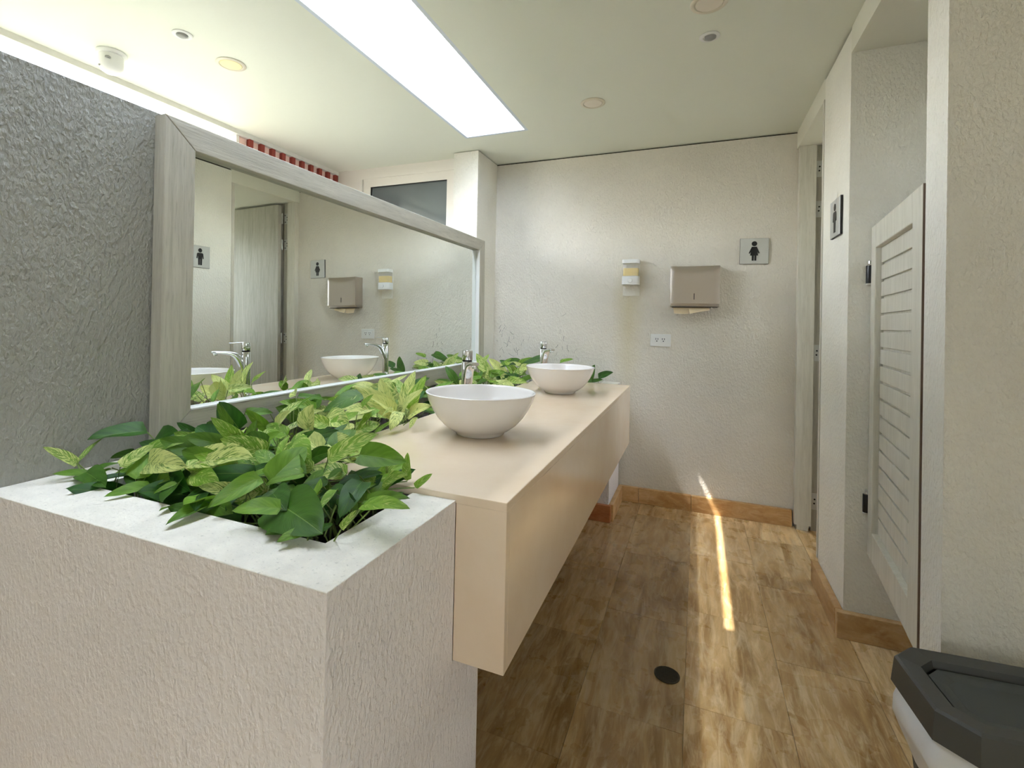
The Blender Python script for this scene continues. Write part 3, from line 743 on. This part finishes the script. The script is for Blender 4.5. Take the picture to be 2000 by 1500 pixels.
# ================================================================== POTHOS
LEAF = {}
def leafmesh(i, wr, fold, droop, wave):
    bm = B(); uv = bm.loops.layers.uv.new('UVMap'); nu, nv = 8, 10; g = []
    for j in range(nv+1):
        t = j/nv; tt = t**.85
        w = wr*.5*1.62*(tt**.42)*((1-tt)**.72)*(1.0+.12*(1-tt)); row = []
        for k in range(nu+1):
            q = 2*k/nu-1; x = w*q
            y = tt-.115*(abs(q)**1.6)*(1-tt)**2*(1 if tt > .0 else 0)-.05*abs(q)*(1-tt)
            z = fold*abs(x)-droop*tt*tt-droop*.9*x*x+wave*math.sin(tt*9+i*2+(0 if q > 0 else 1.3))*abs(q)**2*.02
            row.append((bm.verts.new((x, y, z)), (.5+.5*q, tt)))
        g.append(row)
    for j in range(nv):
        for k in range(nu):
            quad = (g[j][k], g[j][k+1], g[j+1][k+1], g[j+1][k])
            f = bm.faces.new([a for a, _ in quad]); f.smooth = True
            for lp, (_, c) in zip(f.loops, quad): lp[uv].uv = c
    bmesh.ops.remove_doubles(bm, verts=bm.verts, dist=1e-5)
    me = bpy.data.meshes.new('leaf'); bm.to_mesh(me); bm.free(); me.materials.append(M['leaf'])
    return me
VAR = [(.25, .18, .6), (.38, .28, 1.0), (.15, .30, 1.3), (.48, .12, .8)]
WR = [.14, .34, .42, .5, .6, .74, .9]
def leaf_for(wr, v):
    k = min(range(len(WR)), key=lambda i: abs(WR[i]-wr)); key = (k, v)
    if key not in LEAF: LEAF[key] = leafmesh(k*4+v, WR[k], *VAR[v])
    return LEAF[key]
PLANTS = []
def plant(x, y, lab):
    t = thing('pothos', lab, 'plant', (x, y, .77), group='pothos in the planter'); PLANTS.append((t, Vector((x, y)), B())); return t
RL = random.Random(11)
def put_leaf(b, tp, wr, kind, roll=0, v=None):
    b, tp = Vector(b), Vector(tp)
    if tp.y < .76: tp.z = max(tp.z, PT+.010)
    t, pxy, sb = min(PLANTS, key=lambda p: (p[1]-b.xy).length)
    d = tp-b; ln = d.length; yv = d.normalized()
    upv = Vector((.12, -.85, .85)).normalized() if abs(yv.z) < .75 else Vector((.25, -1, .45)).normalized()
    zv = (upv-yv*upv.dot(yv)).normalized(); xv = yv.cross(zv)
    if roll: rm = Matrix.Rotation(roll, 3, yv); zv = rm @ zv; xv = rm @ xv
    v = RL.randrange(4) if v is None else v
    al = math.atan(VAR[v][1]); ya = yv*math.cos(al)+zv*math.sin(al); zv = zv*math.cos(al)-yv*math.sin(al); ln *= math.cos(al)   # the drooping tip still ends at tp
    yv = ya
    o = bpy.data.objects.new('leaf', leaf_for(wr, v)); C.objects.link(o)
    mw = Matrix.Identity(4)
    for i in range(3): mw[i][0] = xv[i]*ln; mw[i][1] = yv[i]*ln; mw[i][2] = zv[i]*ln
    mw.translation = b
    o.parent = t
    lm = Matrix.Translation(-ORG[t.name]) @ mw
    o.location = lm.translation; o.rotation_euler = lm.to_euler(); o.scale = (ln, ln, ln)
    var = {0: RL.choice((.0, .0, .1)), 1: RL.uniform(.0, .22), 2: RL.uniform(.26, .46), 3: RL.uniform(.44, .66)}[kind]
    lime = {0: RL.uniform(0, .18), 1: RL.uniform(.25, .75), 2: RL.uniform(.6, 1.0), 3: RL.uniform(.4, .8)}[kind]
    o.color = (var, lime, 0, 1)
    # petiole from the soil to the leaf base
    g = Vector((b.x+RL.uniform(-.04, .04), b.y+RL.uniform(.0, .06), .775))
    g.x = max(-1.50, g.x); 
    if g.y > 1.0 and g.y < 3.45: g.x = min(g.x, -1.12)
    if g.y <= 1.0: g.x = min(max(g.x, -1.33), -.67); g.y = max(g.y, .78)
    g.y = min(g.y, D-.05)
    mid = (g+b)*.5+Vector((0, 0, .02))-yv*.03
    tube(sb, [g, mid, b-yv*.004], [.0024, .0020, .0016], 5)
for x, y, lab in ((-1.20, .86, 'pothos in the near planter corner by the grey partition, yellow leaves on the rim'),
                  (-.95, .84, 'dark pothos hanging over the front rim of the near planter'),
                  (-.72, .90, 'dark leafy pothos in the inner corner of the near planter rim'),
                  (-.80, 1.02, 'lime pothos reaching onto the near end of the counter'),
                  (-1.28, 1.10, 'pothos with dark round leaf under the mirror bottom corner'),
                  (-1.25, 1.36, 'pale variegated pothos under the mirror before the near basin'),
                  (-1.24, 1.72, 'bushy yellow-streaked pothos left of the near basin'),
                  (-1.28, 2.15, 'pothos under the mirror behind the near basin'),
                  (-1.28, 2.65, 'pothos between the two faucets along the mirror'),
                  (-1.28, 3.15, 'variegated pothos at the far end of the mirror'),
                  (-1.10, 3.60, 'pothos at the far wall left of the far faucet'),
                  (-.74, 3.61, 'small dark pothos behind the far basin at the wall')):
    plant(x, y, lab)
HAND = [(-1.451,0.930,0.948,-1.495,0.810,0.945,0.62,0),(-1.470,0.774,0.894,-1.495,0.711,0.947,0.42,2),(-1.470,0.776,0.897,-1.484,0.850,0.948,0.38,2),(-1.433,0.780,0.871,-1.468,0.720,0.881,0.42,1),(-1.448,0.780,0.873,-1.288,0.740,0.863,0.45,0),(-1.448,0.780,0.867,-1.398,0.840,0.889,0.45,1),(-1.460,0.960,0.909,-1.271,0.936,0.878,0.72,0),(-1.315,0.790,0.904,-1.315,0.870,0.939,0.50,2),(-1.295,0.840,0.902,-1.108,0.812,0.924,0.40,3),(-1.208,0.790,0.869,-1.226,0.700,0.853,0.45,1),(-0.976,0.790,0.867,-0.958,0.660,0.852,0.42,1),(-1.057,0.780,0.848,-1.038,0.700,0.851,0.45,1),(-0.899,0.830,0.920,-0.932,0.730,0.882,0.50,1),(-0.777,0.770,0.895,-0.851,0.720,0.894,0.55,1),(-0.806,0.800,0.888,-0.630,0.730,0.886,0.72,0),(-0.683,0.740,0.877,-0.700,0.690,0.873,0.55,1),(-0.670,0.740,0.871,-0.621,0.750,0.897,0.60,0),(-0.610,0.760,0.888,-0.591,0.780,0.919,0.50,2),(-0.665,0.890,0.929,-0.640,0.790,0.891,0.55,0),(-0.701,0.850,0.918,-0.693,0.790,0.892,0.50,2),(-0.623,0.850,0.909,-0.513,0.840,0.935,0.35,1),(-0.612,0.830,0.909,-0.482,0.790,0.937,0.32,2),(-0.957,0.870,0.912,-1.088,0.840,0.901,0.42,0),(-1.160,0.880,0.911,-0.996,0.900,0.939,0.55,3),(-0.838,0.900,0.921,-0.890,0.840,0.904,0.50,1),(-0.770,0.900,0.915,-0.809,0.840,0.900,0.45,0),(-0.831,0.870,0.895,-0.858,0.790,0.892,0.45,1),(-0.973,0.890,0.889,-1.068,0.820,0.872,0.42,1),(-1.233,1.060,0.955,-1.279,1.030,1.033,0.85,0),(-1.195,1.000,0.976,-1.212,0.970,1.042,0.40,1),(-1.110,0.980,0.934,-1.160,0.910,1.019,0.45,2),(-1.179,1.060,0.930,-1.185,1.080,0.980,0.90,1),(-1.115,1.000,0.923,-1.048,1.040,0.968,0.50,1),(-1.179,1.150,0.928,-1.099,1.120,1.009,0.60,3),(-1.101,1.200,0.933,-1.038,1.150,1.029,0.75,3),(-0.984,1.050,0.950,-0.893,1.100,0.974,0.42,0),(-1.091,1.270,0.963,-0.946,1.200,0.958,0.60,3),(-1.098,1.450,1.015,-1.176,1.350,0.959,0.60,1),(-0.930,1.140,0.931,-0.868,1.160,0.965,0.60,3),(-0.898,1.060,0.946,-0.752,1.000,0.929,0.60,3),(-0.905,1.000,0.922,-0.802,0.980,0.960,0.50,0),(-0.802,1.040,0.929,-0.827,0.980,0.928,0.60,0),(-0.724,1.030,0.887,-0.667,1.080,0.922,0.60,2),(-0.656,1.060,0.888,-0.669,1.080,0.948,0.50,2),(-0.625,1.050,0.878,-0.596,1.080,0.905,0.50,2),(-0.700,1.040,0.890,-0.720,1.060,0.961,0.14,2),(-0.757,0.980,0.897,-0.700,1.020,0.908,0.50,0),(-0.712,1.000,0.893,-0.773,1.000,0.903,0.60,2),(-1.054,1.600,0.930,-1.165,1.495,1.034,0.50,3),(-1.079,1.620,0.946,-1.136,1.620,1.054,0.60,3),(-1.059,1.680,0.938,-1.057,1.750,1.076,0.50,3),(-1.023,1.660,0.935,-0.977,1.700,1.067,0.50,2),(-0.998,1.620,0.924,-0.895,1.600,0.970,0.60,3),(-1.042,1.500,0.930,-0.959,1.450,0.973,0.60,3),(-1.045,1.640,0.936,-0.943,1.620,1.024,0.50,3),(-1.052,1.580,0.944,-1.108,1.500,1.004,0.60,3),(-1.018,1.580,0.938,-1.003,1.500,0.885,0.55,3),(-1.086,1.720,0.982,-1.144,1.750,1.033,0.60,2),(-0.959,1.600,0.921,-0.954,1.550,0.888,0.50,3),(-1.061,1.450,0.964,-1.046,1.300,0.964,0.50,3),(-1.024,1.220,0.956,-0.991,1.300,0.985,0.50,2),(-0.983,1.150,0.943,-1.010,1.050,0.935,0.50,2),(-1.038,1.050,0.929,-0.865,0.960,0.926,0.55,2),(-1.130,0.980,0.906,-0.953,0.941,0.906,0.50,2),(-1.035,1.020,0.923,-0.966,1.050,0.938,0.50,3),(-1.188,0.980,0.913,-1.230,0.950,0.932,0.50,0),(-1.367,1.030,0.926,-1.416,1.000,0.964,0.50,0),(-1.400,1.080,0.920,-1.250,1.050,0.946,0.50,0),(-1.274,1.200,0.926,-1.309,1.150,0.988,0.50,1),(-1.303,1.350,0.958,-1.270,1.400,0.999,0.40,1),(-1.260,0.900,0.889,-1.202,0.820,0.880,0.50,2),(-1.226,0.850,0.874,-1.079,0.800,0.873,0.50,0),(-1.133,0.920,0.901,-0.998,0.860,0.903,0.50,2),(-0.999,0.840,0.885,-0.989,0.780,0.876,0.45,0),(-0.887,0.900,0.908,-0.846,0.830,0.888,0.50,0),(-0.741,0.840,0.902,-0.733,0.780,0.891,0.50,0),(-0.670,0.820,0.904,-0.650,0.860,0.920,0.50,0),(-1.346,0.830,0.882,-1.343,0.780,0.871,0.45,1),(-1.269,0.820,0.876,-1.221,0.770,0.858,0.45,1),(-1.330,0.920,0.903,-1.286,0.850,0.885,0.50,1),(-0.584,0.840,0.916,-0.538,0.860,0.936,0.35,0),(-0.856,0.950,0.917,-0.923,0.960,0.931,0.55,2),(-0.967,0.930,0.920,-1.042,0.950,0.938,0.55,2),(-0.779,0.960,0.925,-0.783,0.920,0.911,0.50,1),(-1.346,0.800,0.871,-1.327,0.840,0.896,0.50,1),(-1.413,0.820,0.876,-1.415,0.780,0.860,0.50,1),(-1.446,0.900,0.893,-1.483,0.860,0.884,0.55,0),(-1.141,0.810,0.879,-1.147,0.760,0.857,0.50,1),(-1.143,0.850,0.892,-1.008,0.820,0.896,0.50,2),(-1.161,0.920,0.910,-1.265,0.920,0.918,0.50,1),(-1.104,0.930,0.908,-1.073,0.970,0.940,0.50,2),(-1.060,1.000,0.938,-1.159,1.020,0.950,0.55,1),(-1.233,1.000,0.917,-1.355,1.020,0.956,0.60,0),(-0.956,0.960,0.920,-0.826,0.900,0.923,0.55,1),(-0.938,0.830,0.885,-0.916,0.760,0.867,0.50,0),(-0.872,0.840,0.893,-0.756,0.770,0.891,0.55,0),(-0.764,0.820,0.894,-0.746,0.760,0.876,0.50,1),(-0.739,0.870,0.904,-0.639,0.830,0.905,0.55,0),(-0.694,0.900,0.901,-0.669,0.950,0.907,0.50,1),(-0.806,0.880,0.902,-0.801,0.940,0.927,0.50,1),(-1.088,1.100,0.942,-1.189,1.120,0.957,0.50,2),(-0.895,1.020,0.940,-1.013,1.080,0.961,0.50,3),(-0.836,1.000,0.926,-0.805,1.040,0.946,0.50,2),(-1.025,0.920,0.915,-1.056,0.880,0.896,0.50,1),(-1.374,0.980,0.905,-1.471,1.000,0.920,0.50,0),(-1.105,0.870,0.885,-1.193,0.880,0.890,0.50,2),(-1.062,0.900,0.896,-1.151,0.920,0.905,0.50,2),(-1.026,1.200,0.959,-1.127,1.200,0.973,0.50,2),(-0.970,1.250,0.956,-1.006,1.200,0.931,0.50,3),(-1.082,1.420,0.967,-1.041,1.450,1.019,0.50,2),(-1.050,1.480,0.960,-1.055,1.400,0.920,0.50,2),(-1.291,0.880,0.890,-1.289,0.820,0.880,0.50,1),(-0.996,0.880,0.898,-0.957,0.920,0.924,0.60,0),(-0.735,0.970,0.910,-0.753,0.920,0.904,0.50,0),(-1.038,3.550,1.018,-1.219,3.500,0.951,0.45,0),(-0.722,3.580,0.855,-0.677,3.600,0.989,0.55,0),(-0.642,3.580,0.904,-0.542,3.580,0.943,0.65,0),(-0.710,3.560,0.858,-0.609,3.560,0.887,0.50,0),(-1.216,3.450,0.884,-1.300,3.400,0.995,0.60,2),(-1.259,3.300,0.895,-1.360,3.250,1.020,0.60,3),(-1.316,3.200,0.883,-1.438,3.200,1.056,0.50,3),(-1.219,3.350,0.874,-1.122,3.400,0.979,0.50,2),(-1.306,3.000,0.886,-1.391,2.900,0.957,0.60,1),(-1.215,3.000,0.876,-1.048,2.930,0.879,0.50,3),(-1.202,3.200,0.873,-1.037,3.150,0.879,0.50,2),(-1.460,3.300,0.938,-1.402,3.350,1.042,0.50,2),(-1.395,2.800,0.901,-1.470,2.800,0.993,0.60,1),(-1.328,2.600,0.911,-1.376,2.500,0.933,0.60,1),(-1.263,3.600,0.957,-1.128,3.600,1.011,0.50,2),(-1.378,3.500,0.927,-1.295,3.550,1.005,0.50,1),(-0.930,3.600,0.990,-0.834,3.600,1.018,0.50,2)]
for bx, by, bz, tx, ty, tz, wr, kd in HAND: put_leaf((bx, by, bz), (tx, ty, tz), wr, kd, RL.uniform(-.35, .35))
# fill between the leaves that were placed one by one
def fill(n, xr, yr, zr, kinds, lr, spread=1.0):
    for _ in range(n):
        b = Vector((RL.uniform(*xr), RL.uniform(*yr), RL.uniform(*zr))); a = RL.uniform(0, 2*PI); ln = RL.uniform(*lr)
        d = Vector((math.cos(a)*spread, math.sin(a)*spread, RL.uniform(-.25, .55))).normalized()*ln; tp = b+d
        tp.x = max(tp.x, -1.49+.01); 
        if tp.x < -1.46: tp.x = -1.46
        tp.y = min(tp.y, D-.03); tp.z = max(tp.z, .80)
        if .75 < b.y < 1.06 and tp.y < .72: tp.z = max(tp.z, .875)
        if tp.x > -1.09 and 1.0 < tp.y < 3.5: tp.z = max(tp.z, .90)
        put_leaf(b, tp, RL.choice((.42, .5, .5, .6, .74)), RL.choice(kinds), RL.uniform(-.5, .5))
fill(50, (-1.32, -.68), (.80, 1.04), (.80, .87), (0, 0, 0, 1, 2), (.10, .15))
fill(24, (-1.30, -.72), (.84, 1.08), (.86, .93), (0, 1, 1, 2, 3), (.09, .14))
fill(26, (-1.44, -1.12), (1.08, 1.5), (.80, .90), (0, 1, 2, 3), (.08, .12))
fill(26, (-1.40, -1.13), (1.45, 1.9), (.84, .97), (1, 2, 3, 3), (.08, .13))
fill(24, (-1.44, -1.13), (1.9, 2.5), (.82, .93), (0, 1, 1, 2, 3), (.08, .13))
fill(26, (-1.44, -1.13), (2.5, 3.1), (.84, .95), (0, 1, 1, 2, 3), (.08, .13))
fill(34, (-1.44, -1.12), (3.05, 3.66), (.84, .98), (0, 1, 2, 2, 3), (.08, .13))
fill(22, (-1.10, -.86), (3.50, 3.68), (.84, .93), (0, 1, 2, 2, 3), (.07, .11))
fill(18, (-1.40, -1.02), (.80, .98), (.86, .93), (0, 0, 1, 1, 2), (.10, .15))
fill(14, (-1.44, -1.26), (1.15, 2.1), (.93, 1.0), (1, 2, 3, 3), (.08, .12))
fill(10, (-1.05, -.72), (.90, 1.05), (.90, .96), (1, 1, 2, 2), (.09, .13))
for t, _, sb in PLANTS:
    if len(sb.verts): obj('stem', sb, 'stem', t, smooth=True, kind='stuff')
    else: sb.free()
